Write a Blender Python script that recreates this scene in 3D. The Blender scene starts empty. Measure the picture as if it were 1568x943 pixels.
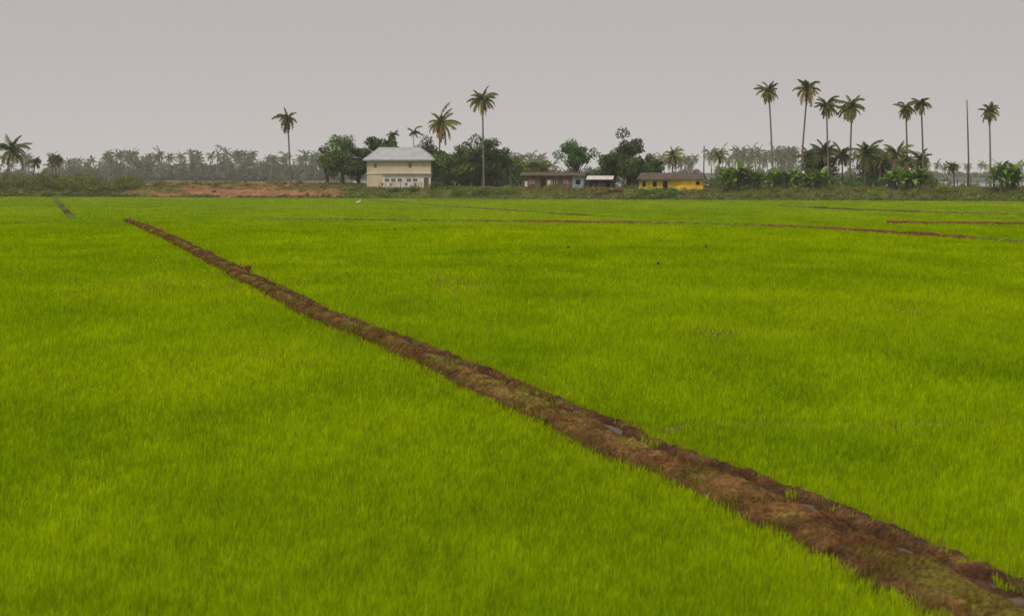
import bpy, math, random
import numpy as np
from mathutils import Vector
R = np.random.RandomState(7)
random.seed(7)
sc = bpy.context.scene
# ------------------------------------------------------------------ image pixel coordinates to ground positions
LENS=70.0; F=1568*LENS/36.0; CAMH=4.0; HV=264.0
PITCH=math.atan((471.5-HV)/F)
def G(u,v,z=0.0):
    a=(u-784)/F; b=(471.5-v)/F
    dy=math.cos(PITCH)+b*math.sin(PITCH); dz=-math.sin(PITCH)+b*math.cos(PITCH)
    t=(z-CAMH)/dz
    return (a*t, dy*t)
YB0=294.0; YBS=-0.33
def yb(x): return YB0+YBS*np.clip(x,-160,160)
def XY(u,s):
    a=(u-784)/F
    x=a*(YB0+s)/(1-YBS*a)
    return x, float(yb(x))+s
def vn(x,y,seed=0):
    x=np.asarray(x,dtype=np.float64); y=np.asarray(y,dtype=np.float64)
    xi=np.floor(x); yi=np.floor(y); fx=x-xi; fy=y-yi
    fx=fx*fx*(3-2*fx); fy=fy*fy*(3-2*fy)
    def h(a,b):
        s=np.sin(a*127.1+b*311.7+seed*74.7)*43758.5453
        return s-np.floor(s)
    return (h(xi,yi)*(1-fx)+h(xi+1,yi)*fx)*(1-fy)+(h(xi,yi+1)*(1-fx)+h(xi+1,yi+1)*fx)*fy
def fbm(x,y,seed=0,o=3):
    r=0;a=1;t=0
    for i in range(o):
        r=r+a*vn(np.asarray(x)*2**i,np.asarray(y)*2**i,seed+i*5); t+=a; a*=.5
    return r/t
def sst(a,b,x):
    t=np.clip((x-a)/(b-a),0,1); return t*t*(3-2*t)
BANK=1.45
LEVX0=XY(560,14)[0]; LEVX1=XY(1080,14)[0]
def terr(x,y):
    x=np.asarray(x,dtype=float); y=np.asarray(y,dtype=float)
    s=y-yb(x)+1.2*(fbm(x*.12,y*.0,3)-.5)*2
    z=BANK*sst(0,5.5,s)
    lev=.85*(1-sst(LEVX0-5,LEVX0+3,x))+.25*sst(LEVX1,LEVX1+5,x)
    z=z+lev*sst(6,14,s)*(1-sst(36,40,s))
    bump=sst(0.3,3,s)*(1-sst(36,42,s))
    z=z+bump*((fbm(x*.35,y*.35,11)-.5)*.5+(fbm(x*1.1,y*1.1,12)-.5)*.25)
    z=z-(BANK+1.0)*sst(38,46,s)+(1.7)*sst(470,478,s)
    return z
# ------------------------------------------------------------------ mesh builder
class MB:
    def __init__(s): s.V=[];s.C=[];s.L=[];s.S=[];s.M=[];s.n=0
    def add(s,v,f,mat=0,col=(1,1,1)):
        v=np.asarray(v,dtype=np.float32).reshape(-1,3)
        if isinstance(f,list): sizes=[len(q) for q in f]; flat=np.array([i for q in f for i in q],dtype=np.int64)
        else: f=np.asarray(f,dtype=np.int64); sizes=np.full(len(f),f.shape[1]); flat=f.ravel()
        c=np.asarray(col,dtype=np.float32)
        if c.ndim==1: c=np.tile(c,(len(v),1))
        s.V.append(v); s.C.append(c); s.L.append(flat+s.n)
        s.S.append(np.array(sizes)); s.M.append(np.full(len(sizes),mat)); s.n+=len(v)
    def polys(s,P,mat=0,col=(1,1,1)):
        P=np.asarray(P); n,k=P.shape[:2]
        c=np.asarray(col,dtype=np.float32)
        if c.ndim==2: c=np.repeat(c,k,axis=0)
        s.add(P.reshape(-1,3),np.arange(n*k).reshape(n,k),mat,c)
    def tube(s,pts,rad,n=7,mat=0,col=(1,1,1),cap=True):
        pts=np.asarray(pts,dtype=float); m=len(pts); rad=np.broadcast_to(rad,(m,))
        T=np.gradient(pts,axis=0); T/=np.linalg.norm(T,axis=1)[:,None]+1e-9
        ref=np.array([1,0,0]) if abs(T[0,0])<.8 else np.array([0,1,0])
        V=[]
        for i in range(m):
            a=np.cross(T[i],ref); a/=np.linalg.norm(a)+1e-9; b=np.cross(T[i],a)
            th=np.arange(n)*2*math.pi/n
            V.append(pts[i]+rad[i]*(np.cos(th)[:,None]*a+np.sin(th)[:,None]*b))
        V=np.concatenate(V)
        f=[]
        for i in range(m-1):
            for j in range(n):
                k=(j+1)%n; f.append((i*n+j,i*n+k,(i+1)*n+k,(i+1)*n+j))
        if cap: f.append(tuple(range((m-1)*n,m*n))); f.append(tuple(range(n))[::-1])
        s.add(V,f,mat,col)
    def box(s,x0,x1,y0,y1,z0,z1,mat=0,col=(1,1,1)):
        v=[(x0,y0,z0),(x1,y0,z0),(x1,y1,z0),(x0,y1,z0),(x0,y0,z1),(x1,y0,z1),(x1,y1,z1),(x0,y1,z1)]
        s.add(v,[(0,3,2,1),(4,5,6,7),(0,1,5,4),(1,2,6,5),(2,3,7,6),(3,0,4,7)],mat,col)
    def build(s,name,mats,smooth=False,parent=None,loc=None,rot=0):
        V=np.concatenate(s.V);C=np.concatenate(s.C);L=np.concatenate(s.L);S=np.concatenate(s.S);M=np.concatenate(s.M)
        me=bpy.data.meshes.new(name)
        me.vertices.add(len(V)); me.vertices.foreach_set('co',V.ravel())
        me.loops.add(len(L)); me.loops.foreach_set('vertex_index',L.astype(np.int32))
        me.polygons.add(len(S)); st=np.concatenate([[0],np.cumsum(S)[:-1]])
        me.polygons.foreach_set('loop_start',st.astype(np.int32)); 
        me.polygons.foreach_set('loop_total',S.astype(np.int32))
        me.polygons.foreach_set('material_index',M.astype(np.int32))
        me.polygons.foreach_set('use_smooth',np.full(len(S),smooth))
        at=me.color_attributes.new('Col','FLOAT_COLOR','POINT')
        at.data.foreach_set('color',np.concatenate([C,np.ones((len(C),1),np.float32)],1).ravel())
        me.update(calc_edges=True)
        for m in mats: me.materials.append(m)
        ob=bpy.data.objects.new(name,me); sc.collection.objects.link(ob)
        if loc is not None: ob.location=loc
        ob.rotation_euler[2]=rot
        if parent: ob.parent=parent
        return ob
def empty(name,loc,rot=0):
    e=bpy.data.objects.new(name,None); sc.collection.objects.link(e); e.location=loc; e.rotation_euler[2]=rot; e.empty_display_size=.5
    return e
# ------------------------------------------------------------------ materials
def mat(name,base=(1,1,1),attr=False,rough=.8,spec=.2,noise=None,trans=0,bump=None,metal=0):
    m=bpy.data.materials.new(name); m.use_nodes=True; nt=m.node_tree; N=nt.nodes; Lk=nt.links
    bs=N['Principled BSDF']; out=N['Material Output']
    bs.inputs['Roughness'].default_value=rough; bs.inputs['Specular IOR Level'].default_value=spec; bs.inputs['Metallic'].default_value=metal
    col=None
    if attr:
        a=N.new('ShaderNodeAttribute'); a.attribute_name='Col'; col=a.outputs['Color']
        mx=N.new('ShaderNodeMix'); mx.data_type='RGBA'; mx.blend_type='MULTIPLY'; mx.inputs[0].default_value=1
        Lk.new(col,mx.inputs[6]); mx.inputs[7].default_value=(*base,1); col=mx.outputs[2]
    tc=N.new('ShaderNodeTexCoord')
    for nz in (noise or []):
        sca,lo,hi,vec=nz
        mp=N.new('ShaderNodeMapping'); mp.inputs['Scale'].default_value=vec; Lk.new(tc.outputs['Object'],mp.inputs[0])
        n=N.new('ShaderNodeTexNoise'); n.inputs['Scale'].default_value=sca; n.inputs['Detail'].default_value=5; Lk.new(mp.outputs[0],n.inputs['Vector'])
        r=N.new('ShaderNodeValToRGB'); r.color_ramp.elements[0].position=.32; r.color_ramp.elements[1].position=.68
        r.color_ramp.elements[0].color=(*lo,1); r.color_ramp.elements[1].color=(*hi,1); Lk.new(n.outputs[0],r.inputs[0])
        mx=N.new('ShaderNodeMix'); mx.data_type='RGBA'; mx.blend_type='MULTIPLY'; mx.inputs[0].default_value=1
        if col is None: mx.inputs[6].default_value=(*base,1)
        else: Lk.new(col,mx.inputs[6])
        Lk.new(r.outputs[0],mx.inputs[7]); col=mx.outputs[2]
    if col is None: bs.inputs['Base Color'].default_value=(*base,1)
    else: Lk.new(col,bs.inputs['Base Color'])
    if bump:
        n=N.new('ShaderNodeTexNoise'); n.inputs['Scale'].default_value=bump[0]; n.inputs['Detail'].default_value=6; Lk.new(tc.outputs['Object'],n.inputs['Vector'])
        b=N.new('ShaderNodeBump'); b.inputs['Strength'].default_value=bump[1]; b.inputs['Distance'].default_value=bump[2]
        Lk.new(n.outputs[0],b.inputs['Height']); Lk.new(b.outputs[0],bs.inputs['Normal'])
    if trans:
        t=N.new('ShaderNodeBsdfTranslucent'); ms=N.new('ShaderNodeMixShader'); ms.inputs[0].default_value=trans
        if col is None: t.inputs[0].default_value=(*base,1)
        else: Lk.new(col,t.inputs[0])
        Lk.new(bs.outputs[0],ms.inputs[1]); Lk.new(t.outputs[0],ms.inputs[2]); Lk.new(ms.outputs[0],out.inputs[0])
    return m
M_rice=mat('rice_blade',attr=True,rough=.9,spec=.03,trans=.4)
M_weed=mat('weed_blade',attr=True,rough=.8,spec=.1,trans=.25)
M_leaf=mat('leaf',(1.25,1.25,1.2),attr=True,rough=.7,spec=.12,trans=.3)
M_bark=mat('bark',attr=True,rough=.9,spec=.1,noise=[(3,(.6,.6,.6),(1.2,1.2,1.2),(1,1,4))])
M_ground=mat('ground',attr=True,rough=.95,spec=.05,noise=[(.5,(.7,.7,.7),(1.25,1.25,1.25),(1,1,1)),(4,(.7,.72,.7),(1.2,1.2,1.2),(1,1,1))])
M_mud=mat('bund_mud',attr=True,rough=.9,spec=.1,noise=[(2.2,(.6,.62,.6),(1.3,1.25,1.2),(1,1,1)),(18,(.4,.4,.4),(1.4,1.4,1.4),(1,1,1))],bump=(22,.9,.05))
M_water=mat('channel_water',(.15,.10,.07),rough=.5,spec=.3,bump=(9,.8,.04),noise=[(3,(.45,.42,.4),(1.2,1.2,1.2),(1,1,1))])
M_river=mat('river_water',(.25,.26,.26),rough=.3,spec=.4,bump=(1,.2,.1))
M_wall=mat('cream_plaster',(.68,.57,.43),rough=.9,noise=[(.7,(.86,.84,.8),(1.05,1.05,1.05),(1,1,.4)),(5,(.93,.93,.92),(1.03,1.03,1.03),(1,1,.3))])
M_white=mat('white_plaster',(.78,.75,.69),rough=.9,noise=[(1.2,(.8,.79,.76),(1.05,1.05,1.05),(1,1,.5))])
M_tin=mat('tin_roof',(.50,.51,.52),rough=.5,spec=.4,noise=[(.8,(.85,.84,.83),(1.05,1.05,1.05),(1,1,1))])
M_dark=mat('dark_interior',(.02,.02,.018),rough=.5)
M_glass=mat('window_glass',(.12,.14,.15),rough=.3,spec=.4)
M_frame=mat('window_frame',(.38,.41,.41),rough=.6)
M_later=mat('laterite_wall',(.19,.125,.085),rough=.95,noise=[(1.5,(.5,.5,.5),(1.4,1.35,1.3),(1,1,1)),(9,(.7,.7,.7),(1.2,1.2,1.2),(1,1,2))])
M_yel=mat('yellow_plaster',(.84,.60,.07),rough=.9,noise=[(1.0,(.72,.68,.6),(1.1,1.1,1.1),(1,1,.5))])
M_tile=mat('old_tile_roof',(.12,.10,.08),rough=.95,noise=[(2.5,(.55,.55,.55),(1.6,1.5,1.4),(1,1,1))])
M_wood=mat('old_wood',(.16,.11,.07),rough=.95,noise=[(3,(.6,.6,.6),(1.3,1.3,1.3),(1,1,3))])
M_cloth=mat('cloth',attr=True,rough=.9)
M_grey=mat('blue_grey_sheet',(.30,.36,.38),rough=.7,noise=[(2,(.7,.7,.7),(1.2,1.2,1.2),(1,1,1))])

# ------------------------------------------------------------------ terrain sheet
xs=np.concatenate([[-5000,-2500,-1200,-700,-450,-300,-220],np.arange(-160,160.1,1.0),[220,300,450,700,1200,2500,5000]])
ss=np.concatenate([[-600,-450],np.arange(-350,-10,20),[-8,-5,-3,-2],np.arange(-1,12,.5),np.arange(12,50,1.5),[60,150,300,440,465,470,472,474,476,478,482,500,600,900,1500,3000,9000]])
X,S_=np.meshgrid(xs,ss); Y=S_+yb(X); Z=terr(X,Y)
Z=np.where(S_<-1.5,0,Z)
mb=MB(); ny,nx=X.shape
idx=np.arange(ny*nx).reshape(ny,nx)
faces=np.stack([idx[:-1,:-1],idx[:-1,1:],idx[1:,1:],idx[1:,:-1]],-1).reshape(-1,4)
green=np.array([.13,.22,.008]); 
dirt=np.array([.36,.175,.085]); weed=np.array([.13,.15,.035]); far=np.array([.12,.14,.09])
dx0,_=XY(195,3); dx1,_=XY(548,3)
dm=sst(dx0-4,dx0+4,X)*(1-sst(dx1-3,dx1+1,X))
dm=np.clip(dm+.35*(fbm(X*.15,Y*.15,5)>.56),0,1)
patch=sst(.40,.60,fbm(X*.22,S_*.5,9))
dmix=(dm*(1-.65*patch))[...,None]
bankc=dirt*dmix+weed*(1-dmix)
sf=sst(-1,.8,S_)[...,None]
C=green*(1-sf)+bankc*sf
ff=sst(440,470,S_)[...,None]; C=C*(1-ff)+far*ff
mb.add(np.stack([X,Y,Z],-1).reshape(-1,3),faces,0,C.reshape(-1,3))
mb.build('ground',[M_ground],smooth=True)
mb=MB(); rs=np.array([40,100,250,400,476]); Xr,Sr=np.meshgrid(xs,rs)
idr=np.arange(Xr.size).reshape(Xr.shape)
mb.add(np.stack([Xr,Sr+yb(Xr),np.full(Xr.shape,.45)],-1).reshape(-1,3),np.stack([idr[:-1,:-1],idr[:-1,1:],idr[1:,1:],idr[1:,:-1]],-1).reshape(-1,4))
mb.build('river',[M_river])

# ------------------------------------------------------------------ bunds (earth banks between paddies)
def resample(P,step):
    P=np.asarray(P,float); d=np.r_[0,np.cumsum(np.linalg.norm(np.diff(P,axis=0),axis=1))]
    n=max(int(d[-1]/step),8); t=np.linspace(0,d[-1],n)
    return np.stack([np.interp(t,d,P[:,0]),np.interp(t,d,P[:,1])],1),t
def polydist(px,py,P):
    best=np.full(px.shape,1e9); side=np.zeros(px.shape)
    for i in range(len(P)-1):
        a=P[i];b=P[i+1];d=b-a;L=np.hypot(*d)
        t=np.clip(((px-a[0])*d[0]+(py-a[1])*d[1])/L**2,0,1)
        ex=px-a[0]-t*d[0]; ey=py-a[1]-t*d[1]; q=np.hypot(ex,ey)
        sg=np.sign(ex*d[1]-ey*d[0]); m=q<best
        best=np.where(m,q,best); side=np.where(m,sg,side)
    return best*side
main_px=[(1790,1060),(1660,1000),(1530,943),(1437,900),(1350,855),(1238,800),(1130,750),(990,700),(885,650),(775,600),(680,560),(585,520),(512,490),(447,460),(385,430),(330,400),(270,370),(225,350),(196,339)]
MAIN=np.array([G(*p) for p in main_px])
def mainw(y): return np.interp(y,[10,18,26,36,50,80,160],[.58,.55,.50,.40,.34,.29,.26])
side_def=[
 ([(80,301),(84,306),(95,318),(104,328),(112,336)],.4,.2,(.10,.06,.025)),
 ([(395,337),(560,339),(750,341),(950,343),(1130,346),(1260,352),(1400,361),(1500,368),(1700,381)],.28,.23,(.20,.085,.035)),
 ([(555,307),(640,314),(760,322),(880,331),(960,335)],.25,.20,(.16,.12,.03)),
 ([(1190,317),(1330,324),(1450,328),(1700,334)],.3,.25,(.14,.12,.035)),
 ([(1350,343),(1470,344),(1700,347)],.3,.24,(.17,.09,.035)),
 ([(1010,668),(1060,652),(1180,653),(1300,656),(1420,655),(1480,654),(1700,655)],.17,.06,(.16,.08,.03)),
]
def build_bund(P,hw,hh,col,mainb=False):
    ln=np.linalg.norm(np.diff(P,axis=0),axis=1).sum()
    step=.07 if mainb else (.25 if ln<60 else .6)
    Q,t=resample(P,step)
    k=9 if not mainb else 41
    ker=np.ones(k)/k
    Qp=np.concatenate([np.repeat(Q[:1],k//2,0),Q,np.repeat(Q[-1:],k//2,0)])
    Q=np.stack([np.convolve(Qp[:,i],ker,'valid') for i in (0,1)],1)
    T=np.gradient(Q,axis=0); T/=np.linalg.norm(T,axis=1)[:,None]+1e-9
    Nn=np.stack([T[:,1],-T[:,0]],1)
    if mainb: Q=Q+Nn*(.26*(fbm(t*.22,t*0,23)-.5)+.18*(fbm(t*.8,t*0,24)-.5))[:,None]*np.clip(Q[:,1:]/40,0,1.5)**.5
    nl=45 if mainb else 9
    l=np.linspace(-1,1,nl)
    w=mainw(Q[:,1]) if mainb else np.full(len(Q),hw)
    w=w*(1+.35*(fbm(t*.5,t*0,21)-.5))
    if mainb: w=w+.22
    LX=Q[:,None,0]+Nn[:,None,0]*l[None]*w[:,None]; LY=Q[:,None,1]+Nn[:,None,1]*l[None]*w[:,None]
    if mainb:
        lr=l[None]+.20*(fbm(t*.35,t*0,33)-.5)[:,None]+.30*(fbm(LX*2.2,LY*2.2,34)-.5)
        prof=np.where(lr<.22, np.clip(1-((lr+.37)/.59)**2,0,1)**.6, 0)
        rl=np.clip((lr-.46)/.16,0,1)*.45
        Zz=.015+hh*prof+hh*rl*np.clip((1-l[None])/.2,0,1)
        land=np.clip(prof+rl,0,1)
        Zz+=land*((fbm(LX*2.2,LY*2.2,41)-.5)*.16+(fbm(LX*7,LY*7,42)-.5)*.19)
        Zz+=(1-land)*.07*np.clip(fbm(LX*1.4,LY*1.4,48)-.45,0,1)*2
        Zz=np.maximum(Zz,.006+.02*fbm(LX*4,LY*4,7))
        pm=sst(.35,.65,fbm(LX*1.3,LY*1.3,51))
        c=np.array([.12,.050,.020])*(1-pm[...,None])+np.array([.24,.13,.045])*pm[...,None]
        wet=(1-land)[...,None]; c=c*(1-wet)+np.array([.085,.042,.022])*wet
        og=sst(.44,.60,fbm(LX*.5,LY*.5,61))[...,None]*sst(.6,1,prof)[...,None]
        c=c*(1-.65*og)+np.array([.20,.19,.03])*.65*og
    else:
        Zz=hh*np.sqrt(np.clip(1-l[None]**2,0,1))*(.6+.8*fbm(LX*.5,LY*.5,43))+.01
        c=np.array(col)*(.7+.7*fbm(LX*.4,LY*.4,44))[...,None]
        gm=sst(.42,.58,fbm(LX*.08+3,LY*.08,45))[...,None]*.75
        c=c*(1-gm)+np.array([.18,.26,.02])*gm
    Zz[:,0]=-.05; Zz[:,-1]=-.05
    if not mainb: Zz[0]=-.05; Zz[-1]=-.05
    ids=np.arange(LX.size).reshape(LX.shape)
    m=MB(); m.add(np.stack([LX,LY,Zz],-1).reshape(-1,3),np.stack([ids[:-1,:-1],ids[:-1,1:],ids[1:,1:],ids[1:,:-1]],-1).reshape(-1,4),0,c.reshape(-1,3))
    return m,Q,Nn,w,t
bm_,MQ,MN,MW,MT=build_bund(MAIN,.6,.19,None,True)
wl=MB(); 
a0=MQ+MN*(MW*.05)[:,None]; a1=MQ+MN*(MW*.72)[:,None]
m_=MQ[:,1]<46
a0=a0[m_];a1=a1[m_];n=len(a0)
zz=np.full((n,1),.033)
V=np.concatenate([np.c_[a0,zz],np.c_[a1,zz]]); i=np.arange(n-1)
wl.add(V,np.stack([i,i+n,i+n+1,i+1],1),0)
bm_.build('earth_bund',[M_mud],smooth=True)
wl.build('irrigation_channel_water',[M_water])
SIDE=[]
for px,hw,hh,col in side_def:
    P=np.array([G(*p) for p in px]); SIDE.append((P,hw))
    m,*_=build_bund(P,hw,hh,col); m.build('earth_bund',[M_mud],smooth=True)

# ------------------------------------------------------------------ rice
def blades(px,py,pz,h,w,col,segs2,lean=.22,rs=R):
    n=len(px); yaw=rs.uniform(0,2*math.pi,n); ca=np.cos(yaw);sa=np.sin(yaw)
    ld=rs.uniform(0,2*math.pi,n); la=np.abs(rs.normal(0,lean,n))+.05
    ox=np.cos(ld)*la*h+ .05*h; oy=np.sin(ld)*la*h
    base=np.stack([px,py,pz],1); side=np.stack([ca*w/2,sa*w/2,np.zeros(n)],1)
    tip=base+np.stack([ox,oy,h],1)
    if segs2:
        mid=base+np.stack([ox*.3,oy*.3,h*.58],1)
        P=np.stack([base-side*.7,base+side*.7,mid+side,mid-side,tip],1)
        V=P.reshape(-1,3); k=np.arange(n)*5
        quads=np.stack([k,k+1,k+2,k+3],1); tris=np.stack([k+3,k+2,k+4],1)
        return V,quads,tris,np.repeat(col,5,0)
    P=np.stack([base-side,base+side,tip],1)
    k=np.arange(n)*3
    return P.reshape(-1,3),None,np.stack([k,k+1,k+2],1),np.repeat(col,3,0)
N=1250000
y=np.exp(R.uniform(math.log(14.5),math.log(330),N)); x=R.uniform(-1,1,N)*(y*.2571*1.10+2)
keep=y<yb(x)+.3
ml=polydist(x,y,MQ[::12])
wv=mainw(y)
edge=.34*(fbm(x*1.5,y*1.5,71)-.5)*2
keep&=~((ml>-(wv+.02)+edge*.7)&(ml<wv-.04+edge*.9)&(y<160))
for P,hw in SIDE:
    d=polydist(x,y,P); keep&=~(np.abs(d)<hw*.9)
def ground_spot(u,v,rx,ry): 
    cx,cy=G(u,v); return np.exp(-(((x-cx)/rx)**2+((y-cy)/ry)**2))
thin=ground_spot(1095,512,.5,1.6)+.7*ground_spot(1390,480,.4,2)+.6*ground_spot(700,437,1,5)+.3*ground_spot(240,440,3,5)+.3*ground_spot(400,552,1.5,1.6)+.5*ground_spot(1210,510,1,1)
keep&=R.uniform(0,1,N)>thin*.75
big=fbm(x*.10,y*.05,81); med=fbm(x*.6,y*.25,82); sm=fbm(x*6.5,y*6.5,83,2)
keep&=R.uniform(0,1,N)>(.34-sm)*1.6
x,y,big,med,sm,thin,ml=[q[keep] for q in (x,y,big,med,sm,thin,ml)]
n=len(x)
h=(.075+.11*sm+.035*med)*R.uniform(.7,1.2,n)*(1-.4*np.clip(thin,0,1))
nearb=np.exp(-np.abs(np.abs(ml)-.55)/.35)*(y<160)
h*=1-.25*nearb
w=.0068*np.maximum(y/19,.9)*R.uniform(.7,1.3,n)
v=.90+.48*(sm-.5)+.36*(med-.5)+.22*(big-.5)+R.normal(0,.11,n)
ye=np.clip(.42+.5*(big-.5)+.4*(med-.5)+R.normal(0,.18,n)+.8*thin+.3*nearb*(R.uniform(0,1,n)<.3),0,1)
ca_=np.array([.325,.52,.004]);cb_=np.array([.51,.60,.004])
col=(ca_*(1-ye[:,None])+cb_*ye[:,None])*np.clip(v,.3,1.5)[:,None]
dry=R.uniform(0,1,n)<.010+.25*thin+.12*nearb
col[dry]=np.array([.33,.22,.04])
rice=MB()
nm=y<42
V,q,t,c=blades(x[nm],y[nm],np.zeros(nm.sum()),h[nm],w[nm],col[nm],True)
rice.V.append(V.astype(np.float32));rice.C.append(c.astype(np.float32))
rice.L+= [q.ravel(),t.ravel()]; rice.S+=[np.full(len(q),4),np.full(len(t),3)]; rice.M+=[np.zeros(len(q)),np.zeros(len(t))]; rice.n+=len(V)
fm=~nm
V,_,t,c=blades(x[fm],y[fm],np.zeros(fm.sum()),h[fm],w[fm]*1.25,col[fm],False)
rice.add(V,t,0,c)
rice.build('rice_seedlings',[M_rice])
print('blades',n)
nw=130000
yy=np.exp(R.uniform(math.log(14.5),math.log(155),nw)); ii=np.clip(np.searchsorted(MQ[:,1],yy),0,len(MQ)-1)
ll=R.uniform(-1.02,1.02,nw); 
keep=~((ll>.08)&(ll<.52)); keep&=fbm(MT[ii]*1.2,ll*2.5,91)>.38
ii=ii[keep];ll=ll[keep]
nn=len(ii); jt=R.uniform(0,1,nn)*.12
wx=MQ[ii,0]+MN[ii,0]*MW[ii]*ll+jt*MN[ii,1]*-1; wy=MQ[ii,1]+MN[ii,1]*MW[ii]*ll+jt
pr=np.where(ll<.25,np.clip(1-((ll+.38)/.60)**2,0,1)**.6,0)
wz=.19*pr*.85
wh=R.uniform(.025,.085,nn)*(1+.6*(np.abs(ll)>.8)); ww=.008*np.maximum(wy/22,1)*R.uniform(.8,1.6,nn)
gk=sst(.38,.58,fbm(wx*.9,wy*.9,92)+.25*(np.abs(ll)>.75))[:,None]*R.uniform(.2,1,nn)[:,None]
wc=(np.array([.22,.10,.038])*(1-gk)+np.array([.27,.29,.02])*gk)*R.uniform(.35,1.35,nn)[:,None]
V,_,t,c=blades(wx,wy,wz,wh,ww,wc,False,.6)
m=MB(); m.add(V,t,0,c); m.build('bund_weeds',[M_weed])

# ------------------------------------------------------------------ vegetation makers
def leafcloud(mb,ctr,rad,n,size,col,matid=0,var=.3,rs=R):
    ctr=np.asarray(ctr,float); rad=np.asarray(rad,float)
    d=rs.normal(0,1,(n,3)); d/=np.linalg.norm(d,axis=1)[:,None]
    r=rs.uniform(.25,1,n)**.45*rs.uniform(.8,1.18,n)
    p=ctr+d*r[:,None]*rad
    nrm=d*.6+rs.normal(0,.6,(n,3))+np.array([0,0,.35]); nrm/=np.linalg.norm(nrm,axis=1)[:,None]
    a=np.cross(nrm,rs.normal(0,1,(n,3))); a/=np.linalg.norm(a,axis=1)[:,None]; b=np.cross(nrm,a)
    s=size*rs.uniform(.6,1.4,n)[:,None]
    P=np.stack([p-a*s*.8,p+b*s*.4,p+a*s*.8,p-b*s*.4],1)
    v=rs.normal(1,var,n).clip(.35,1.8)
    mb.polys(P,matid,np.asarray(col)[None]*v[:,None]*np.stack([rs.uniform(.8,1.25,n),np.ones(n),rs.uniform(.7,1.3,n)],1))
LG=np.array([.105,.17,.033]); DG=np.array([.064,.108,.027]); OG=np.array([.17,.20,.035])
BK=(.12,.095,.07)
def z0(x,y): return float(terr(x,y))
def tree(u,s,height,rx,col,nl=5600,lobes=28,trunk=.25,name='broadleaf_tree',size=.22,low=.06,seed=None,lobr=(.24,.40)):
    rs=np.random.RandomState(seed if seed is not None else int(u*7+s))
    x,y=XY(u,s); z=z0(x,y); mb=MB()
    pts=[(0,0,-.3),(rs.uniform(-.1,.1),0,height*.15),(rs.uniform(-.3,.3),0,height*.33),(rs.uniform(-.4,.4),0,height*.5)]
    mb.tube(pts,[trunk*1.3,trunk,trunk*.8,trunk*.5],8,1,BK)
    c0=height*(low+(1-low)*.5); rz=height*(1-low)*.5
    for k in range(lobes):
        d=rs.normal(0,1,3); d/=np.linalg.norm(d); rr=rs.uniform(.2,.80)
        c=np.array([d[0]*rx*rr,d[1]*rx*rr,c0+rz*d[2]*rr])
        lr=rx*rs.uniform(*lobr)
        st=np.array(pts[2])*rs.uniform(.5,1.2); mid=(st+c)/2+np.array([0,0,-.08*height*rs.uniform(0,1)])
        mb.tube([st,mid,c],[trunk*.4,trunk*.25,.04],5,1,BK,cap=False)
        leafcloud(mb,c,(lr,lr,lr*rs.uniform(.6,.85)),int(nl/lobes),size,col*rs.uniform(.5,1.6),0,.32,rs)
    return mb.build(name,[M_leaf,M_bark],loc=(x,y,z))
def frond(mb,o,az,e0,L,bend,col,nl=14,rs=R,lw=.26,droop=1.0,wid=.1,rach=True):
    n=9; pts=[np.array(o,float)]
    for i in range(n):
        t=i/n; ee=max(e0-bend*t**1.2,-1.5)
        pts.append(pts[-1]+L/n*np.array([math.cos(az)*math.cos(ee),math.sin(az)*math.cos(ee),math.sin(ee)]))
    pts=np.array(pts)
    if rach: mb.tube(pts,np.linspace(.05,.015,n+1),3,0,np.asarray(col)*1.1,cap=False)
    ts=np.linspace(.14,.99,nl); f=ts*n; i0=np.clip(f.astype(int),0,n-1); fr=(f-i0)[:,None]
    p=pts[i0]*(1-fr)+pts[i0+1]*fr; tg=pts[i0+1]-pts[i0]; tg/=np.linalg.norm(tg,axis=1)[:,None]
    sd=np.array([-math.sin(az),math.cos(az),0])
    ll=(L*lw*(np.sin(math.pi*np.clip(ts*.85+.12,0,1))**.6))*rs.uniform(.8,1.1,nl)
    for sg in (-1,1):
        dr=rs.uniform(.5,1.1,nl)*droop
        tip=p+tg*(ll*.45)[:,None]+sd*sg*(ll*np.cos(dr))[:,None]*.9+np.array([0,0,-1])*(ll*np.sin(dr))[:,None]
        hw=tg*(wid)
        P=np.stack([p-hw,p+hw,tip+hw*.25],1)
        mb.polys(P,0,np.asarray(col)[None]*rs.uniform(.7,1.3,nl)[:,None])
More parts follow.
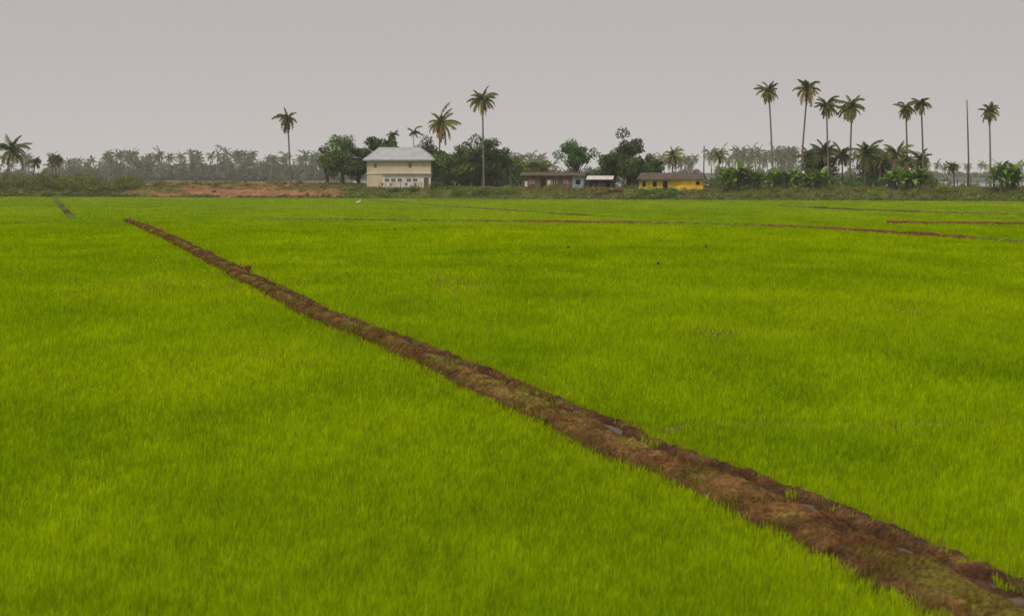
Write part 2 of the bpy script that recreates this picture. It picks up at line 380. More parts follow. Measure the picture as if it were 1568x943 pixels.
def palm_into(mb,o,height,lean,cr,rs,nf=30,nl=16,g=(.06,.095,.022),yel=.35,tr=.17,tc=(.24,.20,.16),wid=.1,sides=7,nuts=True,lowf=2.35,rach=True):
    o=np.array(o,float); k=rs.uniform(.5,2.2)
    t=np.linspace(0,1,9); bow=np.array([lean[0],lean[1]])
    px=o[0]+bow[0]*t**k; py=o[1]+bow[1]*t**k; pz=o[2]-.3+(height+.3)*t
    rad=tr*(1.0-.38*t); rad[0]*=1.5
    mb.tube(np.stack([px,py,pz],1),rad,sides,1,np.asarray(tc)*rs.uniform(.8,1.2))
    top=np.array([px[-1],py[-1],pz[-1]])
    sx=rs.uniform(0,6.28); ecc=rs.uniform(.05,.25)
    for i in range(nf):
        f=i/(nf-1); e0=1.40-lowf*f+rs.uniform(-.28,.28); az=i*2.399+rs.uniform(-.45,.45)
        L=cr*rs.uniform(.85,1.3)*(1-.22*abs(f-.3))*(1+ecc*math.cos(az-sx))
        q=np.clip((f-.35)/.5,0,1)*yel*rs.uniform(.2,1.6); q=min(q,1)
        c=np.asarray(g)*rs.uniform(.7,1.4)*(1-q)+np.array([.32,.22,.05])*q
        if f>.88 and rs.rand()<.5: c=np.array([.22,.14,.06])
        frond(mb,top+np.array([0,0,.1]),az,e0,L,rs.uniform(.8,2.0),c,nl,rs,wid=wid,rach=rach)
    if nuts:
        for i in range(9):
            a=rs.uniform(0,6.28); c=top+np.array([math.cos(a)*.35,math.sin(a)*.35,-.15-rs.uniform(0,.45)])
            mb.tube([c+[0,0,.16],c+[0,0,.08],c,c-[0,0,.1],c-[0,0,.16]],[.03,.12,.15,.11,.03],6,0,(.28,.19,.05) if rs.rand()<.6 else (.12,.16,.04))
def palm(u,s,ctop_v,lean_px,rpx,name='coconut_palm',g=(.06,.095,.022),**kw):
    x,y=XY(u,s); z=z0(x,y); k=y/F
    H=CAMH+(HV-ctop_v)*k-z
    mb=MB(); rs=np.random.RandomState(int(u*3+ctop_v))
    palm_into(mb,(0,0,0),H,(lean_px*k,rs.uniform(-.5,.5)),rpx*k,rs,g=g,**kw)
    return mb.build(name,[M_leaf,M_bark],loc=(x,y,z))
def banana(u,s,height,n=10,sp=1.0,col=(.20,.34,.04)):
    x,y=XY(u,s); z=z0(x,y); rs=np.random.RandomState(int(u*5)); mb=MB()
    for st in range(5):
        bx,by=(rs.uniform(-1.3,1.3)*sp,rs.uniform(-.6,.6)) if st else (0,0)
        H=height*(1 if st==0 else rs.uniform(.6,.92))
        mb.tube([(bx,by,-.3),(bx,by,H*.25),(bx+.05,by,H*.5)],[.17,.14,.09],7,1,(.14,.16,.06))
        for i in range(n):
            az=i*2.4+rs.uniform(-.3,.3); e0=rs.uniform(.5,1.45); L=H*.60*rs.uniform(.8,1.1); bend=rs.uniform(.8,2.2)
            p=np.array([bx+.05,by,H*rs.uniform(.22,.48)]); m=8; C=[p]
            for j in range(m):
                ee=e0-bend*(j/m)**1.3; p=p+L/m*np.array([math.cos(az)*math.cos(ee),math.sin(az)*math.cos(ee),math.sin(ee)]); C.append(p)
            C=np.array(C); t=np.linspace(0,1,m+1); hw=.38*np.sin(math.pi*np.clip(t*.95+.03,0,1))**.6; hw[0]=.03;hw[-1]=.02
            sd=np.array([-math.sin(az),math.cos(az),0]); up=np.array([0,0,.12])
            cc=np.array(col)*rs.uniform(.45,1.3)
            if rs.rand()<.10: cc=np.array([.26,.18,.06])
            Lf=C+sd*hw[:,None]+up*hw[:,None]; Rt=C-sd*hw[:,None]+up*hw[:,None]
            for j in range(m):
                mb.polys([[Lf[j],C[j],C[j+1],Lf[j+1]*.9+C[j+1]*.1]],0,[cc]); mb.polys([[C[j],Rt[j],Rt[j+1]*.9+C[j+1]*.1,C[j+1]]],0,[cc*.85])
    return mb.build('banana_plant',[M_leaf,M_bark],loc=(x,y,z))

for a in [(445,9,184,-3,19),(741,12,156,-2,23),(672,16,190,3,28),
          (1183,16,142,-7,19),(1225,15,139,9,23),(1268,18,163,-5,20),(1300,16,166,3,24),
          (1389,18,168,-4,18),(1412,16,161,-5,18),(1515,14,172,-3,17),
          (12,20,232,8,30),(90,18,247,-4,14),(52,26,250,3,12),
          (1262,20,236,0,28),(1322,12,238,2,27),(1368,22,240,3,26),(1408,20,246,0,18),(1290,26,240,-2,22),(1385,12,252,0,16),(1240,24,244,-2,20),(1345,20,246,2,20),
          (1460,24,258,-2,12),(1102,24,240,-2,14),(1028,30,240,2,17)]:
    tall=a[2]<200
    g=(.105,.125,.03) if tall else ((.08,.11,.03) if a[0] not in(1368,1028,1102) else (.19,.22,.08))
    if a[0]==672: g=(.14,.155,.03)
    palm(*a,g=g,yel=.95 if tall else .35,nuts=tall,tr=.17 if tall else .15,lowf=2.45 if tall else 1.9,wid=.13,nl=18)
palm(632,14,205,2,14,name='areca_palm',nf=13,g=(.07,.11,.03),yel=0,tr=.09,nuts=False,lowf=1.7)
palm(604,15,208,-1,12,name='areca_palm',nf=13,g=(.07,.11,.03),yel=0,tr=.09,nuts=False,lowf=1.7)
x_,y_=XY(1481,14); m=MB(); k=y_/F
m.tube([(0,0,-.3),(.02,0,4),(-.15,0,8),(-.35,0,(262-155)*k+2.5)],[.18,.13,.11,.08],8,0,(.2,.17,.14)); m.build('dead_palm_trunk',[M_bark],smooth=True,loc=(x_,y_,z0(x_,y_)))
for a in [(525,13,8.6,4.4,LG*.85),(577,17,10.6,3.2,DG),(550,18,6.6,2.8,DG),(601,20,9.4,2.0,DG),(502,15,6.0,2.8,LG*.9),
          (652,19,9.0,3.2,DG),(688,14,7.0,3.6,LG*.9),(712,15,7.4,3.0,OG*.8),(738,16,9.4,3.9,DG*1.15),(762,19,7.2,2.8,LG*.8),(672,18,6.5,2.8,DG),
          (800,28,5.4,3.2,OG*.9),(825,26,5.0,2.6,OG*.9),(782,24,4.9,2.4,LG*.8),
          (962,17,10.4,3.3,DG*.85),(938,15,7.6,3.0,LG*.75),(972,13,6.0,3.5,DG*1.1),(1000,19,5.8,2.2,LG*.8),
          (1255,22,5.2,3.2,DG),(1340,24,4.9,3.2,DG),(640,13,4.0,1.6,DG)]:
    tree(a[0],a[1],a[2],a[3],a[4])
tree(880,14,8.0,3.6,np.array([.085,.18,.045]),nl=4600,lobes=28,low=.30,name='layered_tree',lobr=(.20,.34))
for a in [(1118,4,5.2),(1134,6,5.4),(1150,5,4.2),(1189,7,4.3),(1217,8,4.7),(1255,6,4.1),(1238,9,3.6),(1385,5,5.0),(1408,7,4.7),(1370,9,3.9),(1533,5,5.6),(1549,7,5.0),(610,9,2.5)]:
    banana(*a)
mb=MB(); rs=np.random.RandomState(3)
def shrub(u,s,r,h,col,n=160,size=.16):
    x,y=XY(u,s); z=z0(x,y)
    for k in range(3):
        leafcloud(mb,(x+rs.uniform(-.5,.5)*r,y+rs.uniform(-.3,.3)*r,z+h*rs.uniform(.25,.6)),(r*.7,r*.7,h*.5),n//3,size,col*rs.uniform(.6,1.4),0,.3,rs)
for i in range(230):
    u=rs.uniform(-60,215); s=rs.uniform(.3,12); hh=rs.uniform(.8,1.9)*(1.0 if u<150 else .6)
    if s<2.5: hh*=.5
    shrub(u,s,rs.uniform(.8,1.8),hh+(.5*max(0,(s-5)/6)),np.array([.16,.19,.04])*rs.uniform(.6,1.25),170)
for i in range(150):
    u=rs.uniform(190,560); shrub(u,rs.choice([rs.uniform(-.2,1.2),rs.uniform(3,14)]),rs.uniform(.3,1.2),rs.uniform(.2,.6),np.array([.17,.18,.05]),70)
for i in range(320):
    u=rs.uniform(520,1640); s=rs.choice([rs.uniform(-.2,2),rs.uniform(2,6),rs.uniform(9,16)])
    c=rs.choice([0,1,2]); c=[np.array([.19,.25,.04]),np.array([.13,.20,.035]),np.array([.22,.19,.08])][c]
    lim=.45 if 560<u<1080 and s<8 else .75
    shrub(u,s,rs.uniform(.4,1.4),rs.uniform(.3,lim+.3),c,90)
for u,s,r,h,c in [(985,2.2,1.3,1.3,LG),(1000,2.0,1.4,1.5,LG),(1024,1.6,1.5,1.7,np.array([.08,.20,.05])),(700,3,1.4,.9,LG),(735,3,1.6,1.1,LG),(770,3,1.4,1.0,LG),(672,5,1.2,1.3,DG),(1005,1,1.8,1.0,OG),(970,1,1.6,.9,OG),(600,3,1.3,.6,LG),(628,3,1.2,.6,LG),
                  (1425,6,2,1.4,OG*.8),(1440,4,2,1,OG)]:
    for _ in range(2): shrub(u+rs.uniform(-4,4),s,r,h,c,260)
for i in range(70):
    u=rs.uniform(660,1010); shrub(u,rs.uniform(15,24),rs.uniform(1.2,2.2),rs.uniform(1.8,3.8),DG*1.1,200,.24)
for i in range(80):
    u=rs.uniform(1085,1440); shrub(u,rs.uniform(12,26),rs.uniform(1.0,2.0),rs.uniform(1.0,2.4),DG*1.5,160,.22)
mb.build('bank_shrubs',[M_leaf])
nb=90000; bu=rs.uniform(-120,1700,nb); bs=rs.uniform(-.6,13,nb)
aa=(bu-784)/F; bx=aa*(YB0+bs)/(1-YBS*aa); by=yb(bx)+bs; 
ddm=sst(dx0-4,dx0+4,bx)*(1-sst(dx1-3,dx1+1,bx))
pt=sst(.40,.60,fbm(bx*.22,bs*.5,9))
kp=rs.uniform(0,1,nb)>ddm*(1-.45*pt)*(.88+.08*(bs>1)); kp&=fbm(bx*.3,bs*.5,13)>.33
bx,by,bs=bx[kp],by[kp],bs[kp]; nb=len(bx)
cg=fbm(bx*.2,by*.4,14)[:,None]
bc=(np.array([.28,.21,.09])*(1-cg)+np.array([.21,.32,.035])*cg)*rs.uniform(.5,1.3,nb)[:,None]
V,_,t,c=blades(bx,by,terr(bx,by)-.03,rs.uniform(.15,.5,nb),rs.uniform(.08,.16,nb),bc,False,.4)
m=MB(); m.add(V,t,0,c); m.build('bank_weeds',[M_weed])

# ------------------------------------------------------------------ distant groves across the river
mb=MB(); rs=np.random.RandomState(12)
HZ=np.array([.125,.165,.065])  # grove leaf colour with distance haze mixed in, paler and greyer than near leaves
def far_palm(u,D,v,r):
    x=(u-784)/F*D; k=D/F; H=CAMH+(HV-v)*k-1.2
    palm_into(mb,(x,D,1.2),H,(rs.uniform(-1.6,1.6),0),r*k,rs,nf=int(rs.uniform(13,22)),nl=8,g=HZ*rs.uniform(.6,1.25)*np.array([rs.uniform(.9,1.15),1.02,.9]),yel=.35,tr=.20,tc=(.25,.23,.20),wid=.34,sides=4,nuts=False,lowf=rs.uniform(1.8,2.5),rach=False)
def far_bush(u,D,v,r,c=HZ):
    x=(u-784)/F*D; k=D/F; top=CAMH+(HV-v)*k
    for q in range(3):
        tq=1.2+(top-1.2)*(1 if q==0 else rs.uniform(.5,.9)); xo=rs.uniform(-.7,.7)*r*k*(q>0)
        leafcloud(mb,(x+xo,D,(tq+1.0)/2),(r*k*rs.uniform(.4,.8),r*k*.6,(tq-1.0)/2),130,.7,c*rs.uniform(.5,1.35)*np.array([rs.uniform(.85,1.2),1,rs.uniform(.8,1.1)]),0,.28,rs)
for i in range(95):
    u=rs.uniform(150,520); far_palm(u,rs.uniform(790,880),rs.choice([rs.uniform(236,246),rs.uniform(243,260),rs.uniform(250,264)]),rs.uniform(8,13))
for u,v,r in [(167,237,10),(182,240,12),(200,238,11),(148,246,9),(245,237,12),(290,236,10),(262,242,11),(333,238,11),(352,236,16),(365,240,13),(380,238,10),(415,243,9),(467,243,9)]:
    far_palm(u,785,v,r)
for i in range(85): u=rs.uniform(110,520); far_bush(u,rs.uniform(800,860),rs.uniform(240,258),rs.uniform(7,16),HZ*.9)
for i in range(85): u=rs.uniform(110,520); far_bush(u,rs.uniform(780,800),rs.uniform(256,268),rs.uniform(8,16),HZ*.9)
for i in range(26): far_palm(rs.uniform(-80,130),rs.uniform(790,860),rs.uniform(240,256),rs.uniform(8,12))
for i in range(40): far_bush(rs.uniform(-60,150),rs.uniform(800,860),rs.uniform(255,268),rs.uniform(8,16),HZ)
for i in range(24): far_palm(rs.uniform(750,850),rs.uniform(800,860),rs.uniform(240,254),rs.uniform(9,13))
for i in range(20): far_bush(rs.uniform(750,850),rs.uniform(800,860),rs.uniform(244,258),rs.uniform(8,14),HZ)
for i in range(26): far_palm(rs.uniform(1085,1215),rs.uniform(760,820),rs.uniform(231,246),rs.uniform(11,16))
for i in range(20): far_palm(rs.uniform(1180,1450),rs.uniform(780,840),rs.uniform(236,256),rs.uniform(9,14))
for i in range(12): far_palm(rs.uniform(985,1060),rs.uniform(780,840),rs.uniform(240,254),rs.uniform(10,14))
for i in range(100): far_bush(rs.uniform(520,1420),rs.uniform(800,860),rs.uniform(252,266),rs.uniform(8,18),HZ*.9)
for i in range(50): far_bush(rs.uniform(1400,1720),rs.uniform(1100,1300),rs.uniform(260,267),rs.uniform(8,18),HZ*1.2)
for i in range(22): far_palm(rs.uniform(1420,1700),rs.uniform(1050,1200),rs.uniform(252,261),rs.uniform(6,9))
mb.build('distant_palm_grove',[M_leaf,M_bark])

# ------------------------------------------------------------------ buildings
def wall_open(mb,x0,x1,z0_,z1,yf,yb_,ops,mat):
    xs_=sorted({x0,x1,*[o[0] for o in ops],*[o[1] for o in ops]}); zs_=sorted({z0_,z1,*[o[2] for o in ops],*[o[3] for o in ops]})
    for i in range(len(xs_)-1):
        for j in range(len(zs_)-1):
            cx=(xs_[i]+xs_[i+1])/2; cz=(zs_[j]+zs_[j+1])/2
            if any(o[0]<cx<o[1] and o[2]<cz<o[3] for o in ops): continue
            a,b,c,d=xs_[i],xs_[i+1],zs_[j],zs_[j+1]
            mb.polys([[(a,yf,c),(b,yf,c),(b,yf,d),(a,yf,d)]],mat); mb.polys([[(a,yb_,c),(a,yb_,d),(b,yb_,d),(b,yb_,c)]],mat)
    for a,b,c,d in ops:
        mb.polys([[(a,yf,c),(a,yf,d),(a,yb_,d),(a,yb_,c)],[(b,yf,c),(b,yb_,c),(b,yb_,d),(b,yf,d)],[(a,yf,d),(b,yf,d),(b,yb_,d),(a,yb_,d)],[(a,yf,c),(a,yb_,c),(b,yb_,c),(b,yf,c)]],mat)
x_,y_=XY(611,8); hz=z0(x_,y_)-.05
H=empty('two_storey_house',(x_,y_,hz),math.radians(-4))
m=MB()
up=[(-3.9,-3.4,3.3,4.0),(1.5,2.0,3.3,4.2)]
wall_open(m,-4.95,4.95,2.52,4.6,0,.2,up,0)
m.box(-4.95,-4.75,.2,7,-.3,4.6,0); m.box(4.75,4.95,.2,7,-.3,4.6,0); m.box(-4.75,4.75,6.8,7,-.3,4.6,0)
wall_open(m,-4.95,-2.5,-.3,2.38,.002,.2,[],0)
m.build('walls',[M_wall],parent=H)
m=MB(); lo=[(-2.2,-1.5,1.15,1.65),(-1.2,-.5,1.15,1.65),(-.2,.5,1.15,1.65),(1.2,1.9,1.15,1.65),(2.2,2.9,1.15,1.65),(3.9,4.6,-.1,1.8)]
wall_open(m,-2.5,4.95,-.3,2.38,.012,.2,lo,0); m.build('ground_floor_wall',[M_white],parent=H)
m=MB(); m.box(-5.05,5.05,-.12,.3,2.38,2.52,0); m.box(-2.6,5.1,-.45,-.12,2.42,2.50,0)
m.box(1.3,2.2,-.3,0.0,4.27,4.34,0); m.build('sunshade_ledge',[M_white],parent=H)
m=MB()
for a,b,c,d in up+lo[:5]:
    m.box(a+.02,b-.02,.11,.13,c+.02,d-.02,0)
    m.box((a+b)/2-.03,(a+b)/2+.03,.06,.11,c+.02,d-.02,1); m.box(a,b,.05,.09,c-.04,c+.04,1)
    m.box(a,a+.06,.05,.10,c+.05,d,1); m.box(b-.06,b,.05,.10,c+.05,d,1)
m.build('windows',[M_glass,M_frame],parent=H)
m=MB(); m.box(3.93,4.57,.10,.14,-.1,1.78,0); m.build('door',[M_wood],parent=H)
m=MB(); ex,ey0,ey1,ze,zr=5.5,-.65,7.6,4.55,6.45
e=[(-ex,ey0,ze),(ex,ey0,ze),(ex,ey1,ze),(-ex,ey1,ze)]; r0=(-3.5,3.5,zr); r1=(3.0,3.5,zr)
def corr(p0,p1,q1,q0,nstr):
    p0,p1,q1,q0=map(np.array,(p0,p1,q1,q0)); nn=np.cross(p1-p0,q0-p0); nn=nn/np.linalg.norm(nn)*.035
    for i in range(nstr*2):
        a=i/(nstr*2); b=(i+1)/(nstr*2); ha=nn*(i%2); hb=nn*((i+1)%2)
        m.polys([[p0+(p1-p0)*a+ha,p0+(p1-p0)*b+hb,q0+(q1-q0)*b+hb,q0+(q1-q0)*a+ha]],0)
corr(e[0],e[1],r1,r0,36); corr(e[1],e[2],r1,r1,24); corr(e[2],e[3],r0,r1,36); corr(e[3],e[0],r0,r0,24)
m.tube([r0,r1],.08,6,0)
for a,b in ((e[0],r0),(e[1],r1),(e[2],r1),(e[3],r0)): m.tube([a,b],.06,5,0)
m.box(-ex+.02,ex-.02,ey0-.02,ey0+.02,ze-.16,ze-.01,1); m.box(-ex-.02,-ex+.02,ey0,ey1,ze-.16,ze-.01,1); m.box(ex-.02,ex+.02,ey0,ey1,ze-.16,ze-.01,1)
m.box(-ex+.1,ex-.1,ey0+.1,ey1-.1,ze-.1,ze-.04,1)
m.build('hipped_tin_roof',[M_tin,M_grey],parent=H)
m=MB(); m.box(5.05,6.7,1.0,4,-.3,1.7,0); m.box(5.0,6.9,.6,4.3,1.75,1.83,1); m.box(5.5,6.0,.95,.99,.0,1.4,2); m.build('annex',[M_later,M_tile,M_dark],parent=H)
E=empty('clothes_line',(x_-.2,y_-2.2,hz),math.radians(-4)); m=MB()
for px in (-2.6,.6,3.8): m.tube([(px,0,-.3),(px,0,1.1)],.04,5,0)
m.tube([(-2.6,0,1.05),(-1,0,.97),(.6,0,1.05),(2.2,0,.97),(3.8,0,1.05)],.012,4,0); m.build('poles_and_rope',[M_wood],parent=E)
m=MB(); cx=-2.4
for cc in [(.48,.05,.04),(.55,.5,.45),None,(.50,.10,.06),None,(.65,.63,.6),None,None,(.12,.16,.22),None,None,(.50,.07,.05),(.6,.5,.2)]:
    w_=random.uniform(.3,.45)
    if cc is not None:
        hh_=random.uniform(.35,.65)
        P=[(cx,-.02,.99),(cx+w_*.5,.03,.98),(cx+w_,-.02,.99),(cx+w_*.97,.05,.99-hh_),(cx+w_*.5,-.03,.97-hh_),(cx+.03,.04,.99-hh_)]
        m.add(P,[(0,1,4,5),(1,2,3,4)],0,cc)
    cx+=w_+random.uniform(.03,.2)
m.build('clothes',[M_cloth],parent=E)
x_,y_=XY(847,8); hz=z0(x_,y_)
H=empty('laterite_hut',(x_,y_,hz),math.radians(-6)); m=MB()
ops=[(-3.5,-2.9,.8,1.5),(-1.9,-1.1,-.1,1.65),(-.2,.6,.8,1.5),(1.6,2.2,.8,1.5)]
wall_open(m,-4.7,2.9,-.4,2.05,0,.2,ops,0); m.box(-4.7,-4.5,.2,5,-.4,2.05,0); m.box(2.7,2.9,.2,5,-.4,2.05,0); m.build('walls',[M_later],parent=H)
m=MB(); wall_open(m,2.9,4.6,-.4,1.95,-.1,.1,[(3.4,4.1,.7,1.4)],0); m.box(4.45,4.6,.1,4.5,-.4,1.95,0); m.build('sheet_side_room',[M_grey],parent=H)
m=MB()
for a,b,c,d in ops+[(3.4,4.1,.7,1.4)]: m.box(a+.02,b-.02,.15,.18,c,d,0)
m.build('dark_openings',[M_dark],parent=H)
m=MB()
for a,b,c,d in (ops[0],ops[2],ops[3]):
    for q in (a,b-.07,(a+b)/2-.03): m.box(q,q+.07,-.03,.05,c,d,0)
m.box(-.9,-.4,-.04,-.003,.7,1.4,0); m.box(-4.3,-3.9,-.04,-.003,.4,1.2,0); m.build('window_frames',[M_white],parent=H)
m=MB(); m.add([(-5,-.6,2.02),(4.9,-.6,2.02),(4.9,2.6,2.5),(-5,2.6,2.5),(4.9,5.4,2.05),(-5,5.4,2.05),(-5,-.6,2.10),(4.9,-.6,2.10),(4.9,2.6,2.58),(-5,2.6,2.58),(4.9,5.4,2.13),(-5,5.4,2.13)],
 [(0,3,2,1),(3,5,4,2),(6,7,8,9),(9,8,10,11),(0,1,7,6)],0)
m.add([(-4.7,.1,2.05),(-4.7,5,2.05),(-4.7,2.6,2.48)],[(0,1,2)],0); m.build('tiled_roof',[M_tile],parent=H)
x_,y_=XY(918,7); hz=z0(x_,y_)
H=empty('open_shed',(x_,y_,hz),math.radians(-6)); m=MB()
for px in (-1.7,0,1.7):
    for py in (0,2.4): m.tube([(px,py,-.4),(px,py,1.45+.15*py)],.06,6,0)
m.box(-1.7,1.7,2.4,2.45,0,1.7,1); m.build('posts_and_back',[M_wood,M_dark],parent=H)
m=MB(); m.add([(-2.0,-.4,1.42),(2.0,-.4,1.42),(2.0,2.8,1.92),(-2.0,2.8,1.92),(-2.0,-.4,1.5),(2.0,-.4,1.5),(2.0,2.8,2.0),(-2.0,2.8,2.0)],[(0,3,2,1),(4,5,6,7),(0,1,5,4),(1,2,6,5),(3,0,4,7)],0); m.build('sheet_roof',[M_white],parent=H)
m=MB(); m.box(-1.2,.9,.4,1.0,0,.9,0); m.build('stacked_sacks',[M_later],parent=H)
x_,y_=XY(930,2.6); hz=z0(x_,y_)
m=MB()
for px in (-2.1,-.7,.7,2.1):
    for py in (0,1): m.tube([(px,py,-.5),(px,py,.75)],.05,5,0)
for q in range(6): m.box(-2.3,2.3,-.05+q*.2,.1+q*.2,.75,.80,0)
m.box(-2.3,2.3,-.08,-.05,.35,.45,0); m.build('timber_rack',[M_wood],loc=(x_,y_,hz))
x_,y_=XY(1027,6); hz=z0(x_,y_)-.15
H=empty('yellow_house',(x_,y_,hz),math.radians(-8)); m=MB()
ops=[(-4.2,-3.7,.7,1.35),(-2.7,-2.1,.7,1.35),(-1.2,-.5,-.1,1.45),(3.6,4.2,.9,1.4)]
wall_open(m,-4.7,4.7,-.5,1.75,0,.2,ops,0); m.box(-4.7,-4.5,.2,5,-.5,1.75,0); m.box(4.5,4.7,.2,5,-.5,1.75,0)
m.box(1.0,4.75,-.9,-.02,-.5,.75,0); m.build('walls',[M_yel],parent=H)
m=MB()
for a,b,c,d in ops: m.box(a+.02,b-.02,.15,.18,c,d,0)
m.build('dark_openings',[M_dark],parent=H)
m=MB()
for a,b,c,d in ops[:2]:
    m.box(a-.08,b+.08,-.05,-.003,d,d+.08,0); m.box(a-.08,b+.08,-.05,-.003,c-.08,c,0); m.box((a+b)/2-.03,(a+b)/2+.03,-.01,.08,c,d,0)
m.build('window_frames',[M_wood],parent=H)
m=MB(); m.add([(-5,-.7,1.62),(5,-.7,1.62),(4.6,2.6,2.55),(-4.6,2.6,2.55),(5,5.6,1.62),(-5,5.6,1.62),(-5,-.7,1.74),(5,-.7,1.74),(4.6,2.6,2.67),(-4.6,2.6,2.67),(5,5.6,1.74),(-5,5.6,1.74)],
 [(0,3,2,1),(3,5,4,2),(6,7,8,9),(9,8,10,11),(0,1,7,6),(1,2,8,7),(3,0,6,9)],0); m.build('tiled_roof',[M_tile],parent=H)

# ------------------------------------------------------------------ poles, fences
def pole(u,s,topv,r=.09,arm=True,name='utility_pole'):
    x,y=XY(u,s); z=z0(x,y); Hh=CAMH+(HV-topv)*y/F-z; m=MB()
    m.tube([(0,0,-.4),(0,0,Hh*.5),(.03,0,Hh)],[r,r*.85,r*.7],7,0,(.16,.14,.12))
    if arm:
        m.box(-.7,.7,-.05,.05,Hh-.45,-.37+Hh,0,(.14,.12,.1))
        for q in (-.6,0,.6): m.tube([(q,0,Hh-.37),(q,0,Hh-.2)],.035,5,0,(.4,.4,.4))
    m.build(name,[M_bark],loc=(x,y,z)); return
pole(1077,11,224,.11,False); pole(82,6,238,.10,True); pole(1088,14,232,.05,False,'bamboo_pole'); pole(781,9,253,.07,False,'bamboo_pole')
pole(1097,14,238,.05,False,'bamboo_pole'); pole(116,28,246,.06,True)
for u0,u1,s in [(1080,1110,9),(1095,1230,12),(1420,1568,12)]:
    m=MB(); rs=np.random.RandomState(u0); pp=[]
    for u in np.arange(u0,u1,11):
        x,y=XY(u+rs.uniform(-2,2),s); z=z0(x,y); hh=rs.uniform(.9,1.6); m.tube([(x,y,z-.3),(x+rs.uniform(-.1,.1),y,z+hh)],.06,5,0,(.13,.10,.08)); pp.append((x,y,z+.8))
    m.tube(pp,.03,4,0,(.13,.1,.08)); m.build('wooden_fence',[M_bark])
x0_,y0_=XY(1375,20); x1_,y1_=XY(1450,20); m=MB(); L_=math.hypot(x1_-x0_,y1_-y0_)
m.box(0,L_,0,.2,-.4,.9,0); m.box(-.03,L_+.03,-.03,.23,.9,.98,0)
for q in np.arange(0,L_,2): m.box(q,q+.25,-.05,-.003,-.4,.9,0)
m.build('compound_wall',[M_white],loc=(x0_,y0_,z0(x0_,y0_)),rot=math.atan2(y1_-y0_,x1_-x0_))

# ------------------------------------------------------------------ markers on the bund
def marker(u,v,h,board,name='marker_post'):
    x,y=G(u,v); m=MB()
    m.tube([(0,0,-.1),(.01,0,h*.6),(0,.01,h)],[.03,.026,.022],6,0,(.10,.07,.05))
    if board: m.box(-.13,.13,-.045,-.025,h*.55,h*1.02,0,board); m.box(-.10,.10,-.05,-.046,h*.72,h*.76,0,(.3,.2,.15))
    m.build(name,[M_cloth],loc=(x,y,.12))
marker(380,425,.32,(.20,.03,.02)); marker(247,356,.3,(.6,.22,.03)); marker(200,341,.38,None,'wooden_stake'); marker(212,345,.3,None,'wooden_stake'); marker(226,350,.34,None,'wooden_stake'); marker(98,318,.5,None,'wooden_stake'); marker(106,322,.6,None,'wooden_stake')
x,y=G(866,668); m=MB(); m.add([(0,0,0),(.09,.03,.04),(.2,0,.02),(.1,-.05,.05),(.1,.0,.0)],[(0,4,1),(4,2,1),(0,3,4),(3,2,4)],0,(.7,.25,.05)); m.build('dry_leaf',[M_cloth],loc=(x,y,.22))

# ------------------------------------------------------------------ birds
x,y=G(549,314); m=MB(); W=(.8,.8,.78)
m.tube([(-.32,0,.38),(-.2,0,.42),(-.05,0,.47),(.1,0,.50),(.2,0,.56),(.22,0,.66),(.17,0,.76),(.20,0,.84),(.27,0,.86)],[.02,.07,.11,.10,.055,.032,.026,.035,.02],9,0,W)
m.tube([(.27,0,.86),(.40,0,.84)],[.018,.003],5,0,(.6,.4,.05)); 
for q in (-.04,.04): m.tube([(0,q,.42),(-.03,q,.22),(0,q,-.02)],.011,5,0,(.05,.05,.05))
m.build('egret',[M_cloth],smooth=True,loc=(x,y,-.1))
for u,v in [(797,399),(711,370),(680,362),(720,345),(766,345),(605,360),(918,365),(945,363),(870,391),(635,360),(1008,418),(1081,391),(575,333),(826,352),(1104,318)]:
    x,y=G(u,v); m=MB(); K_=(.04,.035,.03); b=random.uniform(-.05,.12)
    m.tube([(-.14,0,0),(-.07,0,0),(0,0,.01),(.06,0,.03),(.10,0,.04),(.13,0,.035)],[.008,.025,.04,.032,.026,.004],7,0,K_)
    for sg in (-1,1): m.add([(.05,sg*.02,.02),(-.03,sg*.02,.02),(-.06,sg*.12,.06+b),(-.10,sg*.22,.04+b*1.5),(.02,sg*.13,.07+b)],[(0,1,2,4),(4,2,3)],0,K_)
    m.add([(-.13,.0,0),(-.21,.035,0),(-.18,0,0),(-.21,-.035,0)],[(0,1,2),(0,2,3)],0,K_)
    o=m.build('swallow',[M_cloth],loc=(x,y,random.uniform(.3,.4)),rot=random.uniform(0,6.28)); o.scale=(.6,.6,.6)

# ------------------------------------------------------------------ hazy air over the far field and river
m=MB(); m.box(-700,700,130,1010,-3,70,0); hz_=bpy.data.materials.new('haze'); hz_.use_nodes=True; nt=hz_.node_tree
for nd in list(nt.nodes): nt.nodes.remove(nd)
o_=nt.nodes.new('ShaderNodeOutputMaterial'); vs=nt.nodes.new('ShaderNodeVolumeScatter'); vs.inputs['Density'].default_value=.0004; vs.inputs['Color'].default_value=(1,.99,.98,1); vs.inputs['Anisotropy'].default_value=0
nt.links.new(vs.outputs[0],o_.inputs['Volume']); m.build('haze',[hz_])

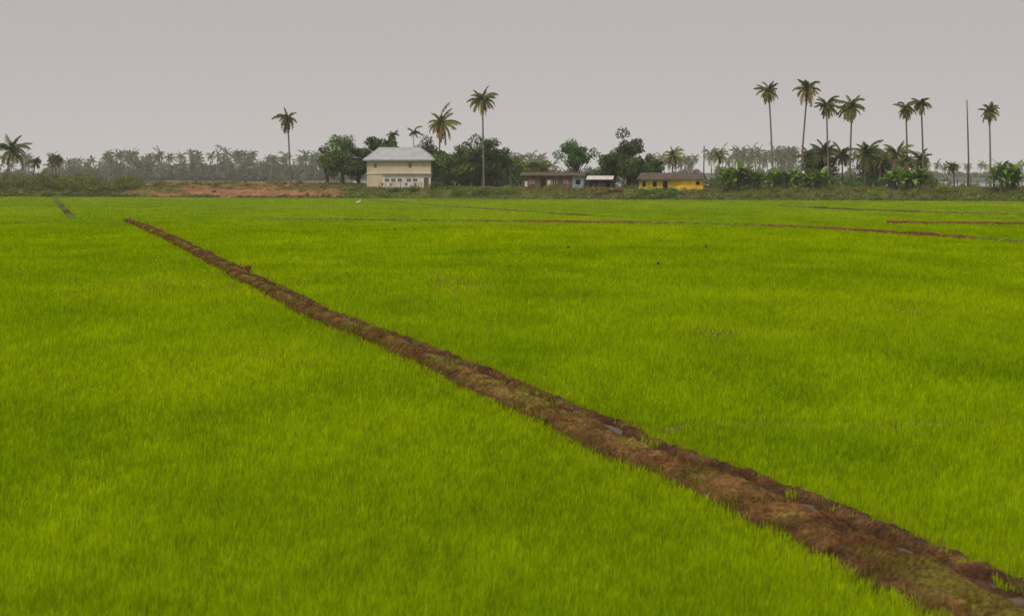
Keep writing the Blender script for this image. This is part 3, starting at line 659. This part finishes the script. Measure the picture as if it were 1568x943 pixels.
# ------------------------------------------------------------------ light, sky, camera
w=bpy.data.worlds.new('World'); sc.world=w; w.use_nodes=True; nt=w.node_tree; Nn=nt.nodes; Lk=nt.links
bg=Nn['Background']; bg.inputs[1].default_value=.12
sky=Nn.new('ShaderNodeTexSky'); sky.sky_type='NISHITA'; sky.sun_disc=False
EL,AZ=math.radians(50),math.radians(212)
sky.sun_elevation=EL; sky.sun_rotation=AZ; sky.dust_density=6; sky.air_density=1.5
tc=Nn.new('ShaderNodeTexCoord'); sp=Nn.new('ShaderNodeSeparateXYZ'); Lk.new(tc.outputs['Generated'],sp.inputs[0])
rp=Nn.new('ShaderNodeValToRGB'); rp.color_ramp.elements[0].position=0; rp.color_ramp.elements[1].position=.5
rp.color_ramp.elements[0].color=(.60,.565,.54,1); rp.color_ramp.elements[1].color=(.47,.445,.44,1)
e=rp.color_ramp.elements.new(.085); e.color=(.47,.437,.435,1)
Lk.new(sp.outputs['Z'],rp.inputs[0])
sc10=Nn.new('ShaderNodeVectorMath'); sc10.operation='SCALE'; sc10.inputs['Scale'].default_value=9.5; Lk.new(rp.outputs[0],sc10.inputs[0])
mx=Nn.new('ShaderNodeMix'); mx.data_type='RGBA'; mx.inputs[0].default_value=.94
Lk.new(sky.outputs[0],mx.inputs[6]); Lk.new(sc10.outputs[0],mx.inputs[7]); Lk.new(mx.outputs[2],bg.inputs[0])
sl=bpy.data.lights.new('sun','SUN'); sl.energy=1.5; sl.angle=math.radians(12); sl.color=(1,.93,.80)
so=bpy.data.objects.new('sun',sl); sc.collection.objects.link(so)
d=Vector((math.sin(AZ)*math.cos(EL),math.cos(AZ)*math.cos(EL),math.sin(EL)))
so.rotation_euler=d.to_track_quat('Z','Y').to_euler()
cd=bpy.data.cameras.new('camera'); cd.lens=LENS; cd.sensor_width=36; cd.clip_end=20000; cd.clip_start=.5
cd.dof.use_dof=True; cd.dof.focus_distance=180; cd.dof.aperture_fstop=3.5
co=bpy.data.objects.new('camera',cd); sc.collection.objects.link(co); co.location=(0,0,CAMH); co.rotation_euler=(math.pi/2-PITCH,0,0)
sc.camera=co
sc.view_settings.view_transform='Standard'; sc.view_settings.look='None'; sc.view_settings.exposure=0
